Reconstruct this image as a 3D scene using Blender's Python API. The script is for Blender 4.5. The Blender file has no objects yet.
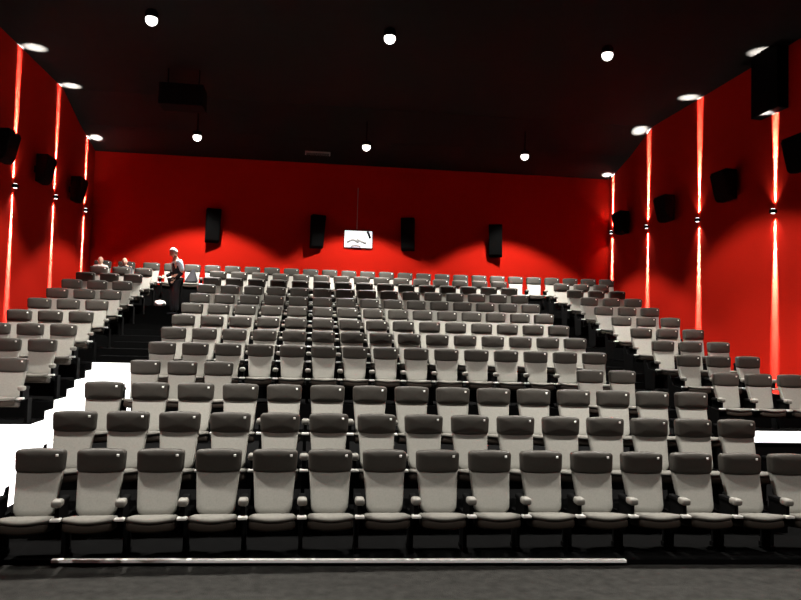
import bpy, bmesh, math, random
from mathutils import Vector, Matrix
random.seed(7)
PI = math.pi
SC = bpy.context.scene
COL = SC.collection
ZO = 2.27                       # camera-relative heights -> heights above the front floor

# ------------------------------------------------------------------ materials
def mat(name, col, rough=.6, metal=0.0, noise=None, emit=None, spec=.3, bump=None, rim=None):
    m = bpy.data.materials.new(name); m.use_nodes = True
    nt = m.node_tree; b = nt.nodes['Principled BSDF']
    b.inputs['Base Color'].default_value = (*col, 1)
    b.inputs['Roughness'].default_value = rough
    b.inputs['Metallic'].default_value = metal
    b.inputs['Specular IOR Level'].default_value = spec
    if noise or bump:
        tc = nt.nodes.new('ShaderNodeTexCoord')
        n = nt.nodes.new('ShaderNodeTexNoise')
        sc, amt = noise if noise else (bump[0], 0)
        n.inputs['Scale'].default_value = sc; n.inputs['Detail'].default_value = 5
        nt.links.new(tc.outputs['Object'], n.inputs['Vector'])
        if noise:
            mx = nt.nodes.new('ShaderNodeMix'); mx.data_type = 'RGBA'
            mx.inputs[6].default_value = (*[c*(1-amt) for c in col], 1)
            mx.inputs[7].default_value = (*[min(1, c*(1+amt)) for c in col], 1)
            nt.links.new(n.outputs['Fac'], mx.inputs[0])
            nt.links.new(mx.outputs[2], b.inputs['Base Color'])
        if bump:
            n2 = nt.nodes.new('ShaderNodeTexNoise'); n2.inputs['Scale'].default_value = bump[0]
            nt.links.new(tc.outputs['Object'], n2.inputs['Vector'])
            bp = nt.nodes.new('ShaderNodeBump'); bp.inputs['Strength'].default_value = bump[1]
            bp.inputs['Distance'].default_value = .01
            nt.links.new(n2.outputs['Fac'], bp.inputs['Height'])
            nt.links.new(bp.outputs['Normal'], b.inputs['Normal'])
    if emit:
        b.inputs['Emission Color'].default_value = (*emit[0], 1)
        b.inputs['Emission Strength'].default_value = emit[1]
    return m

M = {}
M['fabric'] = mat('seat_fabric', (.235, .228, .203), .9, noise=(60, .18), spec=.1, bump=(300, .15))
M['leather'] = mat('headrest_leather', (.043, .039, .033), .55, noise=(40, .15), spec=.2)
M['cushion'] = mat('cushion_fabric', (.115, .11, .097), .9, noise=(60, .18), spec=.1)
M['arm'] = mat('armrest_plastic', (.15, .143, .125), .6, noise=(30, .1))
M['black'] = mat('black_plastic', (.003, .003, .003), .9, noise=(20, .2), spec=.02)
M['base'] = mat('cushion_shell', (.022, .017, .013), .7, noise=(30, .2), spec=.1)
M['silver'] = mat('pale_metal', (.5, .49, .46), .45, noise=(30, .05))
M['plate'] = mat('number_plate_white', (.95, .94, .9), .3, noise=(30, .02), spec=.8)
M['carpet'] = mat('black_carpet', (.0035, .0035, .0035), 1, noise=(25, .4), spec=0)
M['front_carpet'] = mat('grey_carpet', (.0185, .018, .0163), 1, noise=(9, .7), spec=.05, bump=(90, .6))
M['red'] = mat('red_wall_cloth', (.40, .0105, .0045), .95, noise=(30, .12), spec=.03, bump=(200, .2))
M['ceil'] = mat('black_ceiling', (.009, .0088, .0082), .95, noise=(3, .25), spec=.05)
M['speaker'] = mat('speaker_black', (.003, .003, .003), .9, noise=(60, .3), spec=.03)
M['white_glow'] = mat('white_painted_glow', (.9, .9, .9), .6, noise=(4, .01), emit=((1, 1, .99), 1.1))  # emission puts overexposed light into surfaces that are no lamps
M['lamp'] = mat('lamp_glass', (1, 1, 1), .3, noise=(4, .01), emit=((1, .98, .94), 3))
M['pane'] = mat('lit_port_glass', (.8, .8, .8), .2, noise=(4, .01), emit=((1, 1, 1), 1.0))
M['grey'] = mat('booth_grey', (.2, .2, .19), .7, noise=(10, .2), emit=((.7, .7, .68), .18))
M['redlight'] = mat('red_step_light', (.2, .005, .005), .4, noise=(10, .1), emit=((1, .03, .02), .12))
M['alu'] = mat('brushed_aluminium', (.92, .91, .88), .45, metal=.1, noise=(30, .1))
M['skin'] = mat('skin', (.62, .38, .28), .5, noise=(20, .08))
M['hair'] = mat('white_hair', (.7, .66, .6), .8, noise=(40, .2))
M['dark_cloth'] = mat('dark_cloth', (.008, .008, .01), .9, noise=(30, .2))
M['pale_shirt'] = mat('pale_blue_shirt', (.55, .72, .8), .8, noise=(20, .1))
M['white_shirt'] = mat('white_shirt', (.8, .77, .72), .8, noise=(20, .1))
M['grey_shirt'] = mat('dark_grey_shirt', (.04, .04, .045), .9, noise=(20, .1))
M['white_bag'] = mat('white_plastic_bag', (.9, .9, .88), .5, noise=(20, .05))
M['vent'] = mat('grey_vent', (.25, .25, .25), .5, noise=(20, .1))
M['cable'] = mat('grey_conduit', (.3, .22, .2), .5, noise=(20, .1))

# ------------------------------------------------------------------ helpers
def obj(name, bm, m, parent=None, smooth=False):
    me = bpy.data.meshes.new(name)
    bmesh.ops.recalc_face_normals(bm, faces=bm.faces[:])
    bm.to_mesh(me); bm.free()
    if smooth:
        for p in me.polygons: p.use_smooth = True
    me.materials.append(M[m])
    o = bpy.data.objects.new(name, me); COL.objects.link(o)
    if parent: o.parent = parent
    return o
def struct(name, bm, m):
    o = obj(name, bm, m); o['kind'] = 'structure'; return o
def tag(o, label, cat, group=None):
    o['label'] = label; o['category'] = cat
    if group: o['group'] = group
    return o
def empty(name, label, cat, loc, rz=0, group=None):
    o = bpy.data.objects.new(name, None); COL.objects.link(o)
    o.location = loc; o.rotation_euler = (0, 0, rz); o.empty_display_size = .1
    return tag(o, label, cat, group)
def kids(o): return [c for c in COL.objects if c.parent == o]
def dup(root, children, loc, rz, label, group):
    r = root.copy(); COL.objects.link(r); r.location = loc; r.rotation_euler = (0, 0, rz)
    r['label'] = label; r['group'] = group
    def rec(tree, par):
        for o, sub in tree:
            c = o.copy(); COL.objects.link(c); c.parent = par
            rec(sub, c)
    rec(children, r)
    return r
def tree_of(root): return [(c, tree_of(c)) for c in kids(root)]

def box(bm, x0, x1, y0, y1, z0, z1, bev=0, seg=2, mtx=None):
    r = bmesh.ops.create_cube(bm, size=1)
    vs = r['verts']
    for v in vs:
        v.co = Vector(((x0+x1)/2+v.co.x*(x1-x0), (y0+y1)/2+v.co.y*(y1-y0), (z0+z1)/2+v.co.z*(z1-z0)))
    if bev:
        es = list({e for v in vs for e in v.link_edges})
        rr = bmesh.ops.bevel(bm, geom=es, offset=bev, segments=seg, profile=.5, affect='EDGES')
        vs = list({v for f in rr['faces'] for v in f.verts} | {v for v in vs if v.is_valid})
    if mtx: bmesh.ops.transform(bm, matrix=mtx, verts=vs)
    return vs
def cyl(bm, p0, p1, r0, r1=None, seg=16):
    p0 = Vector(p0); p1 = Vector(p1); d = p1-p0
    mt = Matrix.Translation((p0+p1)/2) @ d.to_track_quat('Z', 'Y').to_matrix().to_4x4()
    return bmesh.ops.create_cone(bm, cap_ends=True, segments=seg, radius1=r0, radius2=r0 if r1 is None else r1, depth=d.length, matrix=mt)['verts']
def sphere(bm, c, r, sx=1, sy=1, sz=1, u=16, v=10):
    mt = Matrix.Translation(c) @ Matrix.Diagonal((sx, sy, sz, 1))
    return bmesh.ops.create_uvsphere(bm, u_segments=u, v_segments=v, radius=r, matrix=mt)['verts']
def tube(bm, pts, r, seg=8):
    rings = []
    pts = [Vector(p) for p in pts]
    for i, p in enumerate(pts):
        d = (pts[min(i+1, len(pts)-1)]-pts[max(i-1, 0)]).normalized()
        q = d.to_track_quat('Z', 'Y')
        rings.append([bm.verts.new(p+q @ Vector((r*math.cos(2*PI*k/seg), r*math.sin(2*PI*k/seg), 0))) for k in range(seg)])
    for a, b in zip(rings, rings[1:]):
        for k in range(seg): bm.faces.new((a[k], a[(k+1) % seg], b[(k+1) % seg], b[k]))
    bm.faces.new(rings[0]); bm.faces.new(rings[-1])
def rrect(w0, w1, h, rb, rt, n=6, dip=0.0, crown=0.0):
    """outline of an upholstered panel: width w0 below, w1 above, rounded corners, centre (0, h/2)"""
    pts = []
    def arc(cx, cy, r, a0):
        for k in range(n+1):
            a = a0+PI/2*k/n; pts.append((cx+r*math.cos(a), cy+r*math.sin(a)))
    arc(w1/2-rt, h-rt, rt, 0)
    m = 6
    for k in range(1, m): pts.append(((w1/2-rt)*(1-2*k/m), h+crown*(1-(1-2*k/m)**2)))
    arc(-w1/2+rt, h-rt, rt, PI/2)
    arc(-w0/2+rb, rb, rb, PI)
    for k in range(1, m): pts.append(((w0/2-rb)*(-1+2*k/m), -dip*(1-(1-2*k/m)**2)))
    arc(w0/2-rb, rb, rb, 3*PI/2)
    return pts
def pad(bm, out, t, bulge=.012, edge=.015):
    """pillow from an outline in (x, z); front faces -y, thickness t"""
    cx = sum(p[0] for p in out)/len(out); cz = sum(p[1] for p in out)/len(out)
    w = max(p[0] for p in out)-cx
    e = 1-edge/w
    prof = [(e, t), (1, t-edge), (1, edge), (1-(1-e)*.35, edge*.35), (e, 0), (.75, -bulge*.55), (.45, -bulge*.9)]
    rings = [[bm.verts.new((cx+(x-cx)*s, y, cz+(z-cz)*s)) for x, z in out] for s, y in prof]
    n = len(out)
    for a, b in zip(rings, rings[1:]):
        for k in range(n): bm.faces.new((a[k], a[(k+1) % n], b[(k+1) % n], b[k]))
    bm.faces.new(rings[0])
    c = bm.verts.new((cx, -bulge, cz))
    for k in range(n): bm.faces.new((rings[-1][k], rings[-1][(k+1) % n], c))

# ------------------------------------------------------------------ hall layout
XC, CURV = 1.5215, .00572
XL, XR, YB = -6.47, 9.33, 21.9
ROWY = {1: 7.52, 2: 8.50, 3: 9.58, 4: 11.83, 5: 13.06, 6: 14.06, 7: 15.04, 8: 16.05, 9: 17.07, 10: 18.02, 11: 19.02, 12: 20.11, 13: 21.29}
ROWZ = {1: -2.22, 2: -1.96, 3: -1.71, 4: -1.53, 5: -1.26, 6: -1.0, 7: -.74, 8: -.47, 9: -.205, 10: .06, 11: .31, 12: .555, 13: .81}
ROWZ = {k: v+ZO for k, v in ROWZ.items()}
EDGE = .42
def rowy(r, x): return ROWY[r]-CURV*(x-XC)**2
def edgey(r, x): return (rowy(r, x)-EDGE) if r <= 13 else YB
CL, CR = -3.15, 5.66            # sides of the centre bank of rows 1-3
AL, AR = -4.2, 6.84             # inner sides of the side banks

# floor: terraces
bm = bmesh.new()
def strip(x0, x1, fy0, fy1, z0, z1, n=16):
    """riser z0->z1 along fy0 and tread z1 from fy0 to fy1"""
    rows = []
    for k in range(n+1):
        x = x0+(x1-x0)*k/n
        rows.append([bm.verts.new((x, fy0(x), z0)), bm.verts.new((x, fy0(x), z1)), bm.verts.new((x, fy1(x), z1))])
    for a, b in zip(rows, rows[1:]):
        bm.faces.new((a[0], b[0], b[1], a[1])); bm.faces.new((a[1], b[1], b[2], a[2]))
    return rows
z1 = ROWZ[1]
def FE(x): return 7.17-.035*x
strip(XL, CL, FE, lambda x: edgey(4, x), 0, z1, 6)
strip(CR, XR, FE, lambda x: edgey(4, x), 0, z1, 6)
strip(CL, CR, FE, lambda x: edgey(2, x), 0, z1)
strip(CL, CR, lambda x: edgey(2, x), lambda x: edgey(3, x), z1, ROWZ[2])
strip(CL, CR, lambda x: edgey(3, x), lambda x: edgey(4, x), ROWZ[2], ROWZ[3])
for x in (CL, CR):               # cheeks of the lower bank
    for r in (2, 3):
        y0, y1, z = edgey(r, x), edgey(4, x), ROWZ[r]
        zb = ROWZ[r-1]
        bm.faces.new([bm.verts.new(p) for p in ((x, y0, zb), (x, y1, zb), (x, y1, z), (x, y0, z))])
for r in range(4, 14):
    if r == 4:
        strip(XL, CL, lambda x: edgey(4, x), lambda x: edgey(5, x), z1, ROWZ[4], 6)
        strip(CL, CR, lambda x: edgey(4, x), lambda x: edgey(5, x), ROWZ[3], ROWZ[4])
        strip(CR, XR, lambda x: edgey(4, x), lambda x: edgey(5, x), z1, ROWZ[4], 6)
    else:
        strip(XL, XR, lambda x, r=r: edgey(r, x), lambda x, r=r: edgey(r+1, x), ROWZ[r-1], ROWZ[r], 28)
bmesh.ops.remove_doubles(bm, verts=bm.verts[:], dist=1e-4)
struct('floor', bm, 'carpet')
bm = bmesh.new(); box(bm, XL, XR, -4, 7.12, -.1, 0)
for v in bm.verts:
    if v.co.y > 0: v.co.y = FE(v.co.x)
struct('floor_front', bm, 'front_carpet')

# bright metal nosing on the front step, ending before the right
bm = bmesh.new()
box(bm, -2.35, 3.22, -.055, -.002, z1-.016, z1+.014, .004)
for v in bm.verts: v.co.y += FE(v.co.x)
tag(obj('edge_strip', bm, 'alu'), 'long bright metal edging strip along the floor step before the front row', 'edging strip')

# walls and ceiling
CEIL = [(-4, 6.0), (19.0, 6.0), (20.4, 5.50), (YB, 5.12)]
CEIL = [(y, z+ZO) for y, z in CEIL]
for side, x, d in (('left', XL, -.2), ('right', XR, .2)):
    bm = bmesh.new()
    out = [(y, z) for y, z in CEIL]+[(YB, -.1), (-4, -.1)]
    a = [bm.verts.new((x, y, z)) for y, z in out]; b = [bm.verts.new((x+d, y, z)) for y, z in out]
    bm.faces.new(a); bm.faces.new(b)
    for k in range(len(out)):
        bm.faces.new((a[k], a[(k+1) % len(out)], b[(k+1) % len(out)], b[k]))
    struct('wall_'+side, bm, 'red')
bm = bmesh.new(); box(bm, XL-.2, XR+.2, YB, YB+.2, -.1, CEIL[-1][1]); struct('wall_back', bm, 'red')
bm = bmesh.new(); box(bm, XL, XR, YB-.03, YB, ROWZ[13], ROWZ[13]+.43); struct('baseboard_back', bm, 'black')
bm = bmesh.new()
a = [[bm.verts.new((x, y, z+t)) for y, z in CEIL] for x in (XL-.2, XR+.2) for t in (0, .2)]
n = len(CEIL)
for k in range(n-1):
    bm.faces.new((a[0][k], a[2][k], a[2][k+1], a[0][k+1]))
    bm.faces.new((a[1][k], a[3][k], a[3][k+1], a[1][k+1]))
    bm.faces.new((a[0][k], a[0][k+1], a[1][k+1], a[1][k])); bm.faces.new((a[2][k], a[2][k+1], a[3][k+1], a[3][k]))
struct('ceiling', bm, 'ceil')

# ------------------------------------------------------------------ stairs in the aisles
def stepblock(x0, x1, y0f, y1f, z0, z1, m, parent, name='step'):
    bm = bmesh.new()
    q = [(x0, y0f(x0)), (x1, y0f(x1)), (x1, y1f(x1)), (x0, y1f(x0))]
    lo = [bm.verts.new((x, y, z0)) for x, y in q]; hi = [bm.verts.new((x, y, z1)) for x, y in q]
    bm.faces.new(lo); bm.faces.new(hi)
    for k in range(4): bm.faces.new((lo[k], lo[(k+1) % 4], hi[(k+1) % 4], hi[k]))
    return obj(name, bm, m, parent)
HS = .40
e = .006
wx0, wx1 = -4.13, -2.94
wl = empty('entrance_landing', 'white floor with painted-in glare left of the second row, before the white steps', 'landing', (0, 0, 0))  # floor, wall face and steps glow by material in place of strong light
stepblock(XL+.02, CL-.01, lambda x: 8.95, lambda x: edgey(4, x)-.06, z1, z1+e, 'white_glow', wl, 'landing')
tag(stepblock(XL+.02, -3.87, lambda x: edgey(4, x)-.055, lambda x: edgey(4, x)-.035, z1+e, ROWZ[4]+.055, 'white_glow', None, 'entrance_wall'), 'white wall face with painted-in glare below the front row of the left bank', 'wall panel')
ws = empty('entrance_steps', 'white steps with painted-in glare in the lower left aisle', 'steps', (0, 0, 0))
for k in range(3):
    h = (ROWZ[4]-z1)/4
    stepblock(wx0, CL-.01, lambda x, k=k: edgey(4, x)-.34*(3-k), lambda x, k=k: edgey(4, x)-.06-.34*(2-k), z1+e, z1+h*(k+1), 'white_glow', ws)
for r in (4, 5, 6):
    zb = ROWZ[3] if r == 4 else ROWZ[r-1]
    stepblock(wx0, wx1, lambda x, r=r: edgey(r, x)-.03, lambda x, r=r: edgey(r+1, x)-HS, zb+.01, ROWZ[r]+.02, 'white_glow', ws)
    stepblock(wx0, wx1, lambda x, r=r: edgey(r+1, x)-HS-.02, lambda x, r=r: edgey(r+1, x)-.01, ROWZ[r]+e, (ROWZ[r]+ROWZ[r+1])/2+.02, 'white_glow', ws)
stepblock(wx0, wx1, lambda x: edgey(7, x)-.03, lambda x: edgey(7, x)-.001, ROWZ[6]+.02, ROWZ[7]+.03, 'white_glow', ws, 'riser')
for nm, xa, xb, r0, lab in (('aisle_steps', AL, -2.9, 7, 'black carpeted steps climbing the left aisle towards the standing person'),
                            ('aisle_steps', 5.62, AR, 4, 'black carpeted steps climbing the right aisle beside the right seat bank')):
    t = empty(nm, lab, 'steps', (0, 0, 0))
    for r in range(r0, 13):
        stepblock(xa, xb, lambda x, r=r: edgey(r+1, x)-HS, lambda x, r=r: edgey(r+1, x), ROWZ[r], (ROWZ[r]+ROWZ[r+1])/2, 'carpet', t)
# white bar under the right bank; no lamp, its brightness is material emission
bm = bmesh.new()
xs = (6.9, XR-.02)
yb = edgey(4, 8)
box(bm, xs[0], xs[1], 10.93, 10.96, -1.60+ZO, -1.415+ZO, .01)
tag(obj('painted_glow_bar', bm, 'white_glow'), 'white horizontal bar with painted-in glow under the right bank, beside the second row', 'white bar')
bm = bmesh.new()
box(bm, xs[0], xs[1], 10.96, 11.0, z1, -1.38+ZO)
tag(obj('front_panel', bm, 'black'), 'black panel behind the white bar under the right seat bank', 'panel')

# ------------------------------------------------------------------ cinema seat
def build_seat(name, first_left=False):
    root = empty(name, 'seat', 'seat', (0, 0, 0))
    # backrest, leaning back: local y=0 is the plane of the number plate
    def lean(o_bm, y0, z0, ang):
        bmesh.ops.transform(o_bm, matrix=Matrix.Translation((0, y0, z0)) @ Matrix.Rotation(-ang, 4, 'X'), verts=o_bm.verts[:])
    bm = bmesh.new(); pad(bm, rrect(.37, .43, .52, .09, .03), .085, bulge=.004)
    lean(bm, -.185, .395, math.radians(20)); back = obj('backrest', bm, 'fabric', root, True)
    bm = bmesh.new(); pad(bm, rrect(.44, .452, .212, .035, .04, dip=.012, crown=.01), .12, bulge=.014, edge=.022)
    lean(bm, -.058, .793, math.radians(3)); head = obj('headrest', bm, 'leather', root, True)
    bm = bmesh.new(); box(bm, .145, .174, -.060, -.036, .94, .967, .004, 1)
    obj('number_plate', bm, 'plate', head)
    bm = bmesh.new()
    box(bm, -.195, .195, .085, .11, .0, .52, .02); lean(bm, -.20, .36, math.radians(17)); obj('back_shell', bm, 'black', root, True)
    def plan(bmx, z, t, w, l, dip, m, name, par, fall):
        pad(bmx, rrect(w, w-.03, l, .05, .04, dip=dip), t, bulge=.004, edge=.018)
        bmesh.ops.transform(bmx, matrix=Matrix.Translation((0, -.48, z)) @ Matrix.Rotation(math.radians(-11), 4, 'X') @ Matrix(((1, 0, 0, 0), (0, 0, 1, 0), (0, -1, 0, 0), (0, 0, 0, 1))), verts=bmx.verts[:])
        for v in bmx.verts:              # waterfall front
            k = max(0, (-.35-v.co.y)/.14)
            v.co.z -= fall*k*k*(1-(v.co.x/.26)**2)
        return obj(name, bmx, m, par, True)
    cu = plan(bmesh.new(), .462, .045, .458, .36, .03, 'cushion', 'cushion', root, .02)
    plan(bmesh.new(), .415, .08, .44, .34, .02, 'base', 'cushion_shell', cu, .02)
    for s in ((-1, 1) if first_left else (1,)):
        x = s*.28
        bm = bmesh.new()
        box(bm, x-.035, x+.035, -.40, -.12, .545, .595, .015, 3)
        ar = obj('armrest', bm, 'black', root, True)
        bm = bmesh.new()
        box(bm, x-.047, x+.047, -.47, -.34, .542, .612, .025, 3)
        obj('armrest_cap', bm, 'arm', ar, True)
        bm = bmesh.new()
        box(bm, x-.025, x+.025, -.17, .06, 0, .05); box(bm, x-.02, x+.02, -.15, .04, .05, .40); box(bm, x-.02, x+.02, -.42, -.12, .40, .545)
        st = obj('stand', bm, 'black', root)
        bm = bmesh.new(); box(bm, x-.046, x+.046, -.475, -.40, .418, .446, .006, 1)
        obj('bracket', bm, 'silver', st)
    if first_left:                          # dark side panel closing the row towards the aisle
        bm = bmesh.new()
        q = [(-.40, .03), (.06, .03), (.16, .62), (.08, .62), (-.08, .44), (-.40, .41)]
        a = [bm.verts.new((-.335, y, z)) for y, z in q]; b = [bm.verts.new((-.322, y, z)) for y, z in q]
        bm.faces.new(a); bm.faces.new(b)
        for k in range(6): bm.faces.new((a[k], a[(k+1) % 6], b[(k+1) % 6], b[k]))
        obj('end_panel', bm, 'black', root)
    return root
proto = {False: build_seat('cinema_seat'), True: build_seat('cinema_seat', True)}
trees = {k: tree_of(v) for k, v in proto.items()}
used = {False: False, True: False}
ORD = ['first', 'second', 'third', 'fourth', 'fifth', 'sixth', 'seventh', 'eighth', 'ninth', 'tenth', 'eleventh', 'twelfth', 'thirteenth', 'fourteenth', 'fifteenth']
def seat(x, r, first, label, group):
    rz = math.atan(-2*CURV*(x-XC))
    loc = (x, rowy(r, x), ROWZ[r])
    if not used[first]:
        used[first] = True; o = proto[first]; o.location = loc; o.rotation_euler = (0, 0, rz)
        o['label'] = label; o['group'] = group; return o
    return dup(proto[first], trees[first], loc, rz, label, group)
def place(i, n):
    if i == 0: return 'at its left end'
    if i == n-1: return 'at its right end'
    return ORD[i]+' from its left end' if i <= n//2 else ORD[n-1-i]+' from its right end'
XS = [-2.56+.56*i for i in range(15)]
for r in range(1, 13):
    idx = [0, 1, 2, 13, 14] if r == 4 else list(range(15))
    for i in idx:
        if r == 4:
            lab = ('grey cinema seat in the broken fourth row, ' + ['at the white left aisle', 'middle one of its left three', 'beside the wide gap, left side', 'beside the wide gap, right side', 'at the right aisle'][idx.index(i)])
        else:
            rn = {1: 'front row of the centre bank', 12: 'rearmost row of the centre bank'}.get(r, ORD[r-1]+' row of the centre bank')
            lab = 'grey cinema seat in the %s, %s' % (rn, place(i, 15))
        seat(XS[i], r, i == 0 or (r == 4 and i == 13), lab, 'seats of the centre bank')
for r in range(4, 13):
    k = r-4
    rn = 'front row' if k == 0 else ('rearmost row' if r == 12 else ORD[k]+' row')
    for i, x in enumerate((-5.62, -5.06, -4.50)):
        seat(x, r, i == 0, 'grey cinema seat in the %s of the left bank, %s' % (rn, ['nearest the red wall', 'middle of three', 'beside the left aisle'][i]), 'seats of the left bank')
    for i, x in enumerate((7.10, 7.68, 8.25)):
        seat(x, r, i == 0, 'grey cinema seat in the %s of the right bank, %s' % (rn, ['beside the right aisle', 'middle of three', 'nearest the red wall'][i]), 'seats of the right bank')
xs13 = [-5.85, -5.22, -4.55, -3.99]+[-3.43+.56*i for i in range(23)]
for i, x in enumerate(xs13):
    n = len(xs13)
    if i == 0: pl = 'under the person in white'
    elif i == 1: pl = 'under the darkly dressed person'
    elif i == 4: pl = 'holding a dark jacket'
    elif i < 15: pl = ORD[i]+' from the left wall'
    else: pl = ORD[n-1-i]+' from the right wall'
    seat(x, 13, i in (0, 2), 'pale cinema seat in the back row by the red wall, '+pl, 'seats of the back row')

# ------------------------------------------------------------------ lights
def spot(loc, target, power, ang, blend=.3, col=(1, .96, .9), r=.11, sx=1):
    l = bpy.data.lights.new('light', 'SPOT'); l.energy = power; l.spot_size = ang; l.spot_blend = blend
    l.color = col; l.shadow_soft_size = r
    o = bpy.data.objects.new('spot_light', l); COL.objects.link(o); o.location = loc
    o.rotation_euler = (Vector(target)-Vector(loc)).to_track_quat('-Z', 'Y').to_euler()
    o.scale.x = sx
    return o
def ceil_z(y):
    for (y0, z0), (y1, z1) in zip(CEIL, CEIL[1:]):
        if y0 <= y <= y1: return z0+(z1-z0)*(y-y0)/(y1-y0)
P_NAR = {2.8: 1900, 8.3: 3000, 13.9: 4200, 19.55: 3800}
P_WIDE = {2.8: 350, 8.3: 1700, 13.9: 1750, 19.55: 1750}
for y, z, xs in ((2.8, 5.8, (-3.25, 1.36, 5.97)), (8.3, 5.8, (-3.25, 1.36, 5.97)), (13.9, 5.8, (-3.2, 1.35, 5.84)), (19.55, 5.08, (-3.19, 1.34, 5.82))):
    for i, x in enumerate(xs):
        zz = z+ZO
        if y > 10:
            lab = '%s ceiling downlight in the %s row of lights' % (['left', 'middle', 'right'][i], 'rear' if y > 15 else 'front')
            t = empty('downlight', lab, 'ceiling light', (x, y, zz), 0, 'round ceiling downlights')
            bm = bmesh.new(); cyl(bm, (0, 0, .06), (0, 0, ceil_z(y)-zz+.01), .02 if y > 15 else .09); cyl(bm, (0, 0, .05), (0, 0, .16), .12); obj('housing', bm, 'black', t)
            bm = bmesh.new(); sphere(bm, (0, 0, .02), .115); obj('bulb', bm, 'lamp', t, True)
        spot((x, y, zz-.12), (x, y, 0), P_NAR[y], math.radians(78), .7)
        spot((x, y, zz-.12), (x, y, 0), (180 if i == 1 and y < 15 else P_WIDE[y]), math.radians(102), .2)

# wall sconces: up and down beams
SCL = [(16.28, 2.95), (18.74, 3.17), (21.12, 3.24)]
SCR = [(13.57, 2.71), (16.48, 2.98), (19.18, 3.2), (21.6, 3.38)]
for side, lst in (('left', SCL), ('right', SCR)):
    for i, (y, z) in enumerate(lst):
        X = XL if side == 'left' else XR
        s = 1 if side == 'left' else -1
        z += ZO
        near = ['nearest the camera', 'second from the camera', 'third from the camera', 'nearest the back wall'][i if i < len(lst)-1 else 3]
        t = empty('wall_sconce', 'small up and down wall light on the red %s wall, %s' % (side, near), 'wall light', (X, y, z), 0, 'wall lights on the side walls')
        bm = bmesh.new(); box(bm, min(0, s*.10), max(0, s*.10), -.055, .055, -.04, .04, .01); obj('housing', bm, 'black', t)
        for d in (1, -1):
            bm = bmesh.new(); cyl(bm, (s*.05, 0, d*.04), (s*.05, 0, d*.05), .038); obj('lens', bm, 'lamp', t, True)
            wc = (1, .93, .88)
            spot((X+s*.055, y, z+d*.07), (X, y, z+d*.30), 5500, math.radians(22), .9, wc, .012)
            spot((X+s*.055, y, z+d*.07), (X, y, z+d*.95), 150000, math.radians(8.5), 1, wc, .01)
            spot((X+s*.08, y, z+d*.07), (X+s*.06, y, z+d*1.0), 45, math.radians(90), 1, wc, .02)
            if d > 0: spot((X+s*.1, y, z+.07), (X+s*.32, y, z+3.3), 42000, math.radians(11), 1, wc, .012)

# ------------------------------------------------------------------ loudspeakers
def speaker(name, label, loc, rz, w, h, dt, db, group, tilt=0):
    t = empty(name, label, 'speaker', loc, rz, group)         # local +y looks at the wall, -y into the hall
    bm = bmesh.new()
    prof = [(0, -h/2), (0, h/2), (-dt, h/2), (-dt-.02, h/2-.04), (-db-.02, -h/2+.05), (-db+.04, -h/2)]
    a = [bm.verts.new((-w/2*(.86 if y == 0 else 1), y-.1, z)) for y, z in prof]
    b = [bm.verts.new((w/2*(.86 if y == 0 else 1), y-.1, z)) for y, z in prof]
    bm.faces.new(a); bm.faces.new(b)
    for k in range(len(prof)): bm.faces.new((a[k], a[(k+1) % 6], b[(k+1) % 6], b[k]))
    bmesh.ops.bevel(bm, geom=bm.edges[:], offset=.012, segments=2, affect='EDGES')
    obj('cabinet', bm, 'speaker', t)
    bm = bmesh.new()
    q = [(-dt-.03, h/2-.07), (-db-.03, -h/2+.08)]
    va = [bm.verts.new((sx*(w/2-.03), y-.1-o, z)) for sx in (-1, 1) for y, z in q for o in (0, .012)]
    bmesh.ops.convex_hull(bm, input=va); obj('grille', bm, 'speaker', t)
    bm = bmesh.new(); box(bm, -.05, .05, -.12, 0, -.08, .08, .01); obj('wall_bracket', bm, 'black', t)
    return t
for i, y in enumerate((15.31, 17.43, 19.83)):
    speaker('wall_speaker', 'black boxy loudspeaker on the red left wall, %s' % ['nearest the camera', 'middle of three', 'nearest the back wall'][i], (XL, y, 5.84), PI/2, .54, .64, .27, .16, 'speakers on the left wall')
for i, (y, z) in enumerate(((12.5, 5.9), (15.0, 5.78), (17.75, 5.73), (20.45, 5.76))):
    speaker('wall_speaker', 'black boxy loudspeaker on the red right wall, %s' % ['nearest the camera, cut by the frame', 'second from the camera', 'third from the camera', 'nearest the back wall'][i], (XR, y, z), -PI/2, .60, .66, .30, .18, 'speakers on the right wall')
for i, (x, z) in enumerate(((-3.07, 5.30), (.0, 5.26), (2.92, 5.30), (5.66, 5.22))):
    speaker('wall_speaker', 'tall black loudspeaker on the red back wall, %s' % ['left of the others', 'just left of the bright window', 'just right of the bright window', 'right of the others'][i], (x, YB, z), (-.35 if i < 2 else .35)*(-1), .42, 1.0, .30, .12, 'speakers on the back wall')
t = empty('ceiling_box', 'large black box on the right wall under the ceiling, lit from below', 'box', (XR, 13.58, 7.0), 0)
bm = bmesh.new(); box(bm, -.25, 0, -.42, .45, 0, 1.26, .01); obj('body', bm, 'black', t)
t = empty('hanging_box', 'black box hanging under the dark ceiling at upper left', 'box', (-3.13, 17, 7.35), 0)
bm = bmesh.new(); box(bm, -.5, .5, -.3, .3, 0, .5, .02); obj('body', bm, 'speaker', t)
for sx in (-.35, .35):
    bm = bmesh.new(); cyl(bm, (sx, 0, .48), (sx, 0, .93), .015); obj('rod', bm, 'black', t)
t = empty('ceiling_vent', 'small grey slot vent in the black ceiling near the back wall', 'vent', (.02, 21.25, ceil_z(21.25)), 0)
t.rotation_euler = (-.25, 0, 0)
bm = bmesh.new(); box(bm, -.37, .37, -.09, .09, -.05, 0, .006); obj('frame', bm, 'vent', t)
for k in range(4):
    bm = bmesh.new(); box(bm, -.34, .34, -.07+.04*k, -.055+.04*k, -.058, -.048); obj('slat', bm, 'black', t)

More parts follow.
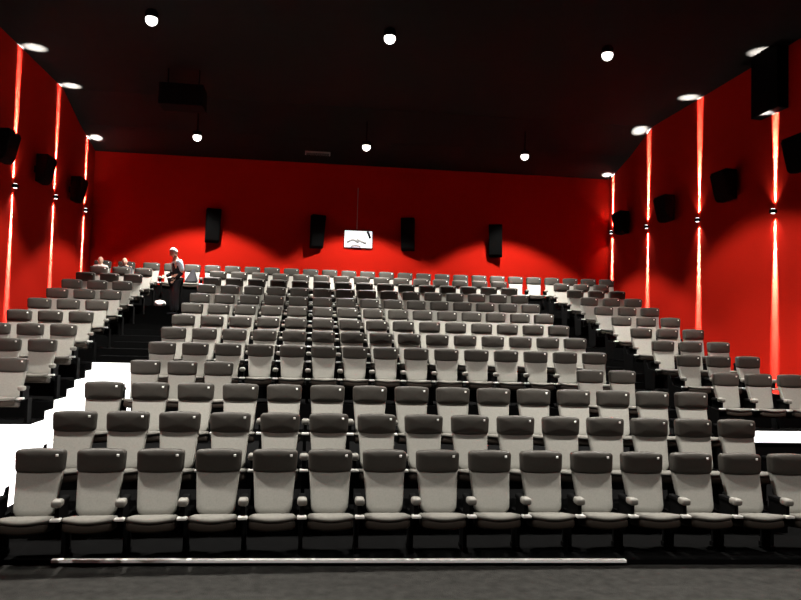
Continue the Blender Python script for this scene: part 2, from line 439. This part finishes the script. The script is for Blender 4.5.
# projection window
t = empty('projection_window', 'small bright white projection window in the red back wall', 'window', (1.335, YB, 4.86), 0)
bm = bmesh.new()
for x0, x1, zz0, zz1 in ((-.44, .44, -.02, 0), (-.44, .44, .51, .53), (-.44, -.42, 0, .51), (.42, .44, 0, .51)): box(bm, x0, x1, -.045, 0, zz0, zz1)
obj('frame', bm, 'speaker', t)
bm = bmesh.new(); box(bm, -.42, .42, -.03, -.01, 0, .51); obj('pane', bm, 'pane', t)
bm = bmesh.new(); tube(bm, [(-.34+.07*k, -.05, .14+.09*math.sin(PI*k/5)) for k in range(6)], .034); obj('grey_band', bm, 'grey', t, True)
bm = bmesh.new(); tube(bm, [(-.05+.06*k, -.05, .24-.022*k) for k in range(6)], .036); obj('grey_band', bm, 'grey', t, True)
bm = bmesh.new(); tube(bm, [(-.22+.06*k, -.05, .03+.03*math.sin(PI*k/5)) for k in range(6)], .03); obj('grey_band', bm, 'grey', t, True)
bm = bmesh.new(); tube(bm, [(.27+.03*k, -.05, .50-.04*k-.03*k*k/3) for k in range(4)], .035); obj('dark_corner', bm, 'speaker', t, True)
bm = bmesh.new(); sphere(bm, (.18, -.04, .31), .025); obj('dark_knob', bm, 'grey', t, True)
bm = bmesh.new(); tube(bm, [(1.285, YB-.012, 5.43), (1.285, YB-.012, 5.9), (1.285, YB-.012, 6.7)], .012)
tag(obj('cable', bm, 'cable'), 'thin vertical cable on the red back wall above the bright window', 'cable')

# ------------------------------------------------------------------ people
def skinned(pts, edges, root=0, sub=2):
    me = bpy.data.meshes.new('tmp'); me.from_pydata([p[:3] for p in pts], edges, [])
    o = bpy.data.objects.new('tmp', me); COL.objects.link(o)
    o.modifiers.new('s', 'SKIN').use_smooth_shade = True
    if not me.skin_vertices:
        bmx = bmesh.new(); bmx.from_mesh(me); bmx.verts.layers.skin.verify(); bmx.to_mesh(me); bmx.free()
    for i, p in enumerate(pts):
        sv = me.skin_vertices[0].data[i]
        sv.radius = (p[3], p[4] if len(p) > 4 else p[3]); sv.use_root = (i == root)
    m = o.modifiers.new('d', 'SUBSURF'); m.levels = sub; m.render_levels = sub
    dg = bpy.context.evaluated_depsgraph_get(); dg.update()
    r = bpy.data.meshes.new_from_object(o.evaluated_get(dg))
    bm = bmesh.new(); bm.from_mesh(r)
    bpy.data.objects.remove(o); bpy.data.meshes.remove(me); bpy.data.meshes.remove(r)
    return bm
def merge(bm, other):
    me = bpy.data.meshes.new('m'); other.to_mesh(me); other.free(); bm.from_mesh(me); bpy.data.meshes.remove(me)
def person(label, loc, rz, J, head_tilt, top, sleeve, vest=None, hair=None):
    """J: joint -> (x, y, z); local -y is the way the person faces"""
    t = empty('person', label, 'person', loc, rz)
    R = dict(pelvis=(.14, .105), spine=(.125, .095), chest=(.15, .105), neck=(.062, .062), skull=(.06, .065))
    def chain(extra, which):
        P, E, id_ = [], [], {}
        def add(n, r):
            id_[n] = len(P); P.append((*J[n], *[q+extra for q in r]))
        def ed(a, b): E.append((id_[a], id_[b]))
        if 'torso' in which:
            for n in ('pelvis', 'spine', 'chest', 'neck'): add(n, R[n])
            ed('pelvis', 'spine'); ed('spine', 'chest'); ed('chest', 'neck')
            if 'skull' in which: add('skull', R['skull']); ed('neck', 'skull')
        if 'arms' in which:
            if 'chest' not in id_: add('chest', (.10, .09))
            for s in 'lr':
                add('shoulder_'+s, (.062, .062)); add('elbow_'+s, (.045, .045)); add('wrist_'+s, (.032, .03))
                ed('chest', 'shoulder_'+s); ed('shoulder_'+s, 'elbow_'+s); ed('elbow_'+s, 'wrist_'+s)
        if 'legs' in which:
            if 'pelvis' not in id_: add('pelvis', R['pelvis'])
            for s in 'lr':
                add('hip_'+s, (.092, .095)); add('knee_'+s, (.06, .062)); add('ankle_'+s, (.042, .045))
                ed('pelvis', 'hip_'+s); ed('hip_'+s, 'knee_'+s); ed('knee_'+s, 'ankle_'+s)
        return P, E, id_
    P, E, id_ = chain(0, ('torso', 'skull', 'arms', 'legs'))
    bm = skinned(P, E)
    # head with its face
    h = bmesh.new()
    for v in sphere(h, (0, 0, 0), .1, .76, .95, 1.17, 20, 14):
        if v.co.z < -.02 and v.co.y < 0: v.co.x *= .86; v.co.y *= .95
    sphere(h, (0, -.098, -.012), .017, .8, 1.2, 1.5, 8, 6)           # nose
    for s in (-1, 1):
        sphere(h, (s*.077, .008, -.01), .028, .35, .8, 1.1, 8, 6)    # ears
        sphere(h, (s*.03, -.082, .014), .012, 1.2, .6, .8, 8, 6)     # eyes
    sphere(h, (0, -.086, -.055), .02, 1.3, .4, .35, 8, 6)            # mouth
    mh = Matrix.Translation(J['head']) @ Matrix.Rotation(head_tilt, 4, 'X')
    bmesh.ops.transform(h, matrix=mh, verts=h.verts[:]); merge(bm, h)
    for s in 'lr':                                                    # hands: palm, four fingers, thumb
        w = Vector(J['wrist_'+s]); d = (w-Vector(J['elbow_'+s])).normalized()
        sd = Vector((0, -1, 0)); sd = (sd-d*sd.dot(d)).normalized(); nr = d.cross(sd)
        if s == 'r': nr = -nr
        pp = [(*w, .027, .022), (*(w+d*.05), .036, .016), (*(w+d*.085), .036, .014)]
        merge(bm, skinned(pp, [(0, 1), (1, 2)], sub=1))
        for k, L in enumerate((.07, .08, .074, .058)):
            b = w+d*.08+sd*(.027-.018*k)
            pts = [b, b+d*L*.5+nr*.006, b+d*L*.85+nr*.022]
            merge(bm, skinned([(*p, .0088-.001*q, .0088-.001*q) for q, p in enumerate(pts)], [(0, 1), (1, 2)], sub=1))
        b = w+d*.025+sd*.025
        merge(bm, skinned([(*b, .011), (*(b+sd*.03+d*.02), .01), (*(b+sd*.035+d*.05), .008)], [(0, 1), (1, 2)], sub=1))
    body = obj('body', bm, 'skin', t, True)
    P, E, _ = chain(.014, ('torso',)); P[-1] = (*P[-1][:3], .07, .07)
    obj('vest' if vest else 'shirt', skinned(P, E), vest or top, t, True)
    P, E, I = chain(.013, ('arms',))
    if vest:                                # pale upper sleeves, dark cuffs over the forearms
        up = [I[n] for n in ('chest', 'shoulder_l', 'elbow_l', 'shoulder_r', 'elbow_r')]
        for q in 'lr':
            a, b = I['elbow_'+q], I['wrist_'+q]
            obj('cuff', skinned([P[a], P[b]], [(0, 1)]), 'dark_cloth', t, True)
        E = [(up.index(a), up.index(b)) for a, b in E if a in up and b in up]; P = [P[k] for k in up]
    obj('sleeves', skinned(P, E), sleeve, t, True)
    P, E, _ = chain(.016, ('legs',)); obj('trousers', skinned(P, E), 'dark_cloth', t, True)
    for s in 'lr':
        a = Vector(J['ankle_'+s]); b = Vector(J['toe_'+s])
        q = skinned([(a.x, a.y+.03, b.z+.012, .045, .04), (*((a+b)/2).xy, b.z+.012, .048, .036), (*b, .042, .03)], [(0, 1), (1, 2)], sub=1)
        obj('shoe', q, 'dark_cloth', t, True)
    if hair:
        q = bmesh.new()
        for v in sphere(q, (0, .012, .012), .103, .79, .95, 1.15, 20, 14): pass
        bmesh.ops.delete(q, geom=[v for v in q.verts if v.co.z < -.03 or (v.co.y < -.03 and v.co.z < .085)], context='VERTS')
        bmesh.ops.transform(q, matrix=mh, verts=q.verts[:]); obj('hair', q, hair, t, True)
    return t
stand = dict(pelvis=(0, .02, .92), spine=(0, .03, 1.08), chest=(0, .02, 1.27), neck=(0, -.01, 1.43), skull=(0, -.05, 1.53), head=(0, -.07, 1.575),
    shoulder_l=(.175, .03, 1.36), elbow_l=(.22, .10, 1.09), wrist_l=(.17, -.06, .90), shoulder_r=(-.175, .02, 1.36), elbow_r=(-.23, .02, 1.08), wrist_r=(-.17, -.18, .98),
    hip_l=(.09, .01, .86), knee_l=(.1, -.01, .47), ankle_l=(.1, .03, .08), toe_l=(.12, -.12, .03), hip_r=(-.09, .01, .86), knee_r=(-.1, -.03, .47), ankle_r=(-.1, 0, .08), toe_r=(-.12, -.15, .03))
person('person standing in the left aisle in dark vest and pale blue shirt, looking down', (-3.45, 18.72, ROWZ[11]), math.radians(-60), stand, math.radians(28), 'pale_shirt', 'pale_shirt', 'dark_cloth', 'hair')
sit = dict(pelvis=(0, 0, .55), spine=(0, .05, .70), chest=(0, .09, .88), neck=(0, .08, 1.02), skull=(0, .05, 1.09), head=(0, .03, 1.14),
    shoulder_l=(.175, .08, .95), elbow_l=(.20, -.06, .72), wrist_l=(.13, -.28, .64), shoulder_r=(-.175, .08, .95), elbow_r=(-.20, -.06, .72), wrist_r=(-.13, -.28, .64),
    hip_l=(.09, -.02, .545), knee_l=(.1, -.42, .55), ankle_l=(.1, -.42, .09), toe_l=(.11, -.58, .03), hip_r=(-.09, -.02, .545), knee_r=(-.1, -.42, .55), ankle_r=(-.1, -.42, .09), toe_r=(-.11, -.58, .03))
for x, lab, sh, hr in ((-5.85, 'person in a white shirt seated in the back row near the left wall', 'white_shirt', None), (-5.22, 'person in dark clothes seated in the back row beside the one in white', 'grey_shirt', None)):
    person(lab, (x, rowy(13, x)-.25, ROWZ[13]), math.atan(-2*CURV*(x-XC)), sit, 0.05, sh, sh, None, hr).scale = (.9, .9, .87)

# white bag on the aisle, jacket on a back row seat
def lump(name, m, loc, sx, sy, sz, seed, label, cat, flat=.12):
    random.seed(seed)
    bm = bmesh.new(); bmesh.ops.create_icosphere(bm, subdivisions=3, radius=1)
    ph = [random.uniform(0, 6) for _ in range(6)]
    for v in bm.verts:
        n = v.co.copy()
        k = 1+.12*math.sin(5*n.x+ph[0])*math.sin(4*n.z+ph[1])+.1*math.sin(7*n.y+ph[2]+3*n.z)+.06*math.sin(11*n.x+ph[3]+6*n.y)
        v.co = Vector((n.x*sx, n.y*sy, max(n.z, -.75)*sz))*k
    z = min(v.co.z for v in bm.verts)
    for v in bm.verts: v.co.z = max(0, v.co.z-z-.02)
    o = obj(name, bm, m, None, True); o.location = loc
    return tag(o, label, cat)
lump('plastic_bag', 'white_bag', (-4.0, 19.7, ROWZ[12]), .14, .11, .095, 3, 'small crumpled white bag on the dark aisle floor beside the standing person', 'bag')
bm = bmesh.new()
x0, y0, zc = -3.40, rowy(13, -3.43), ROWZ[13]
ring = []
for k, (z, w, d) in enumerate(((.47, .16, .17), (.52, .17, .14), (.62, .13, .08), (.72, .09, .06), (.82, .05, .045), (.88, .025, .03))):
    yc = -.30+(z-.47)*.42
    ring.append([bm.verts.new((x0-.02+.05*k/5+w*math.cos(2*PI*q/14)*(1+.12*math.sin(3*q+k)), y0+yc+d*math.sin(2*PI*q/14), zc+z)) for q in range(14)])
for a, b in zip(ring, ring[1:]):
    for q in range(14): bm.faces.new((a[q], a[(q+1) % 14], b[(q+1) % 14], b[q]))
bm.faces.new(ring[0]); bm.faces.new(ring[-1])
tag(obj('jacket', bm, 'dark_cloth', None, True), 'dark jacket slumped on a pale back row seat right of the standing person', 'jacket')

# ------------------------------------------------------------------ camera
cam = bpy.data.cameras.new('camera'); co = bpy.data.objects.new('camera', cam); COL.objects.link(co)
cam.sensor_width = 36; cam.lens = 36*720/801; cam.clip_start = .05
yaw, pitch, roll = map(math.radians, (6.9966, 2.6813, 1.5744))
fw = Vector((math.sin(yaw)*math.cos(pitch), math.cos(yaw)*math.cos(pitch), math.sin(pitch)))
rt = Vector((math.cos(yaw), -math.sin(yaw), 0)); up = rt.cross(fw)
r2 = rt*math.cos(roll)+up*math.sin(roll); u2 = up*math.cos(roll)-rt*math.sin(roll)
mw = Matrix((r2, u2, -fw)).transposed().to_4x4(); mw.translation = (0, 0, ZO)
co.matrix_world = mw
SC.camera = co
w = bpy.data.worlds.new('world'); SC.world = w; w.use_nodes = True
w.node_tree.nodes['Background'].inputs[0].default_value = (1, 1, 1, 1)
w.node_tree.nodes['Background'].inputs[1].default_value = 0.0
vs = SC.view_settings
vs.view_transform = 'Standard'; vs.look = 'None'; vs.exposure = 0; vs.gamma = 1; vs.use_curve_mapping = False
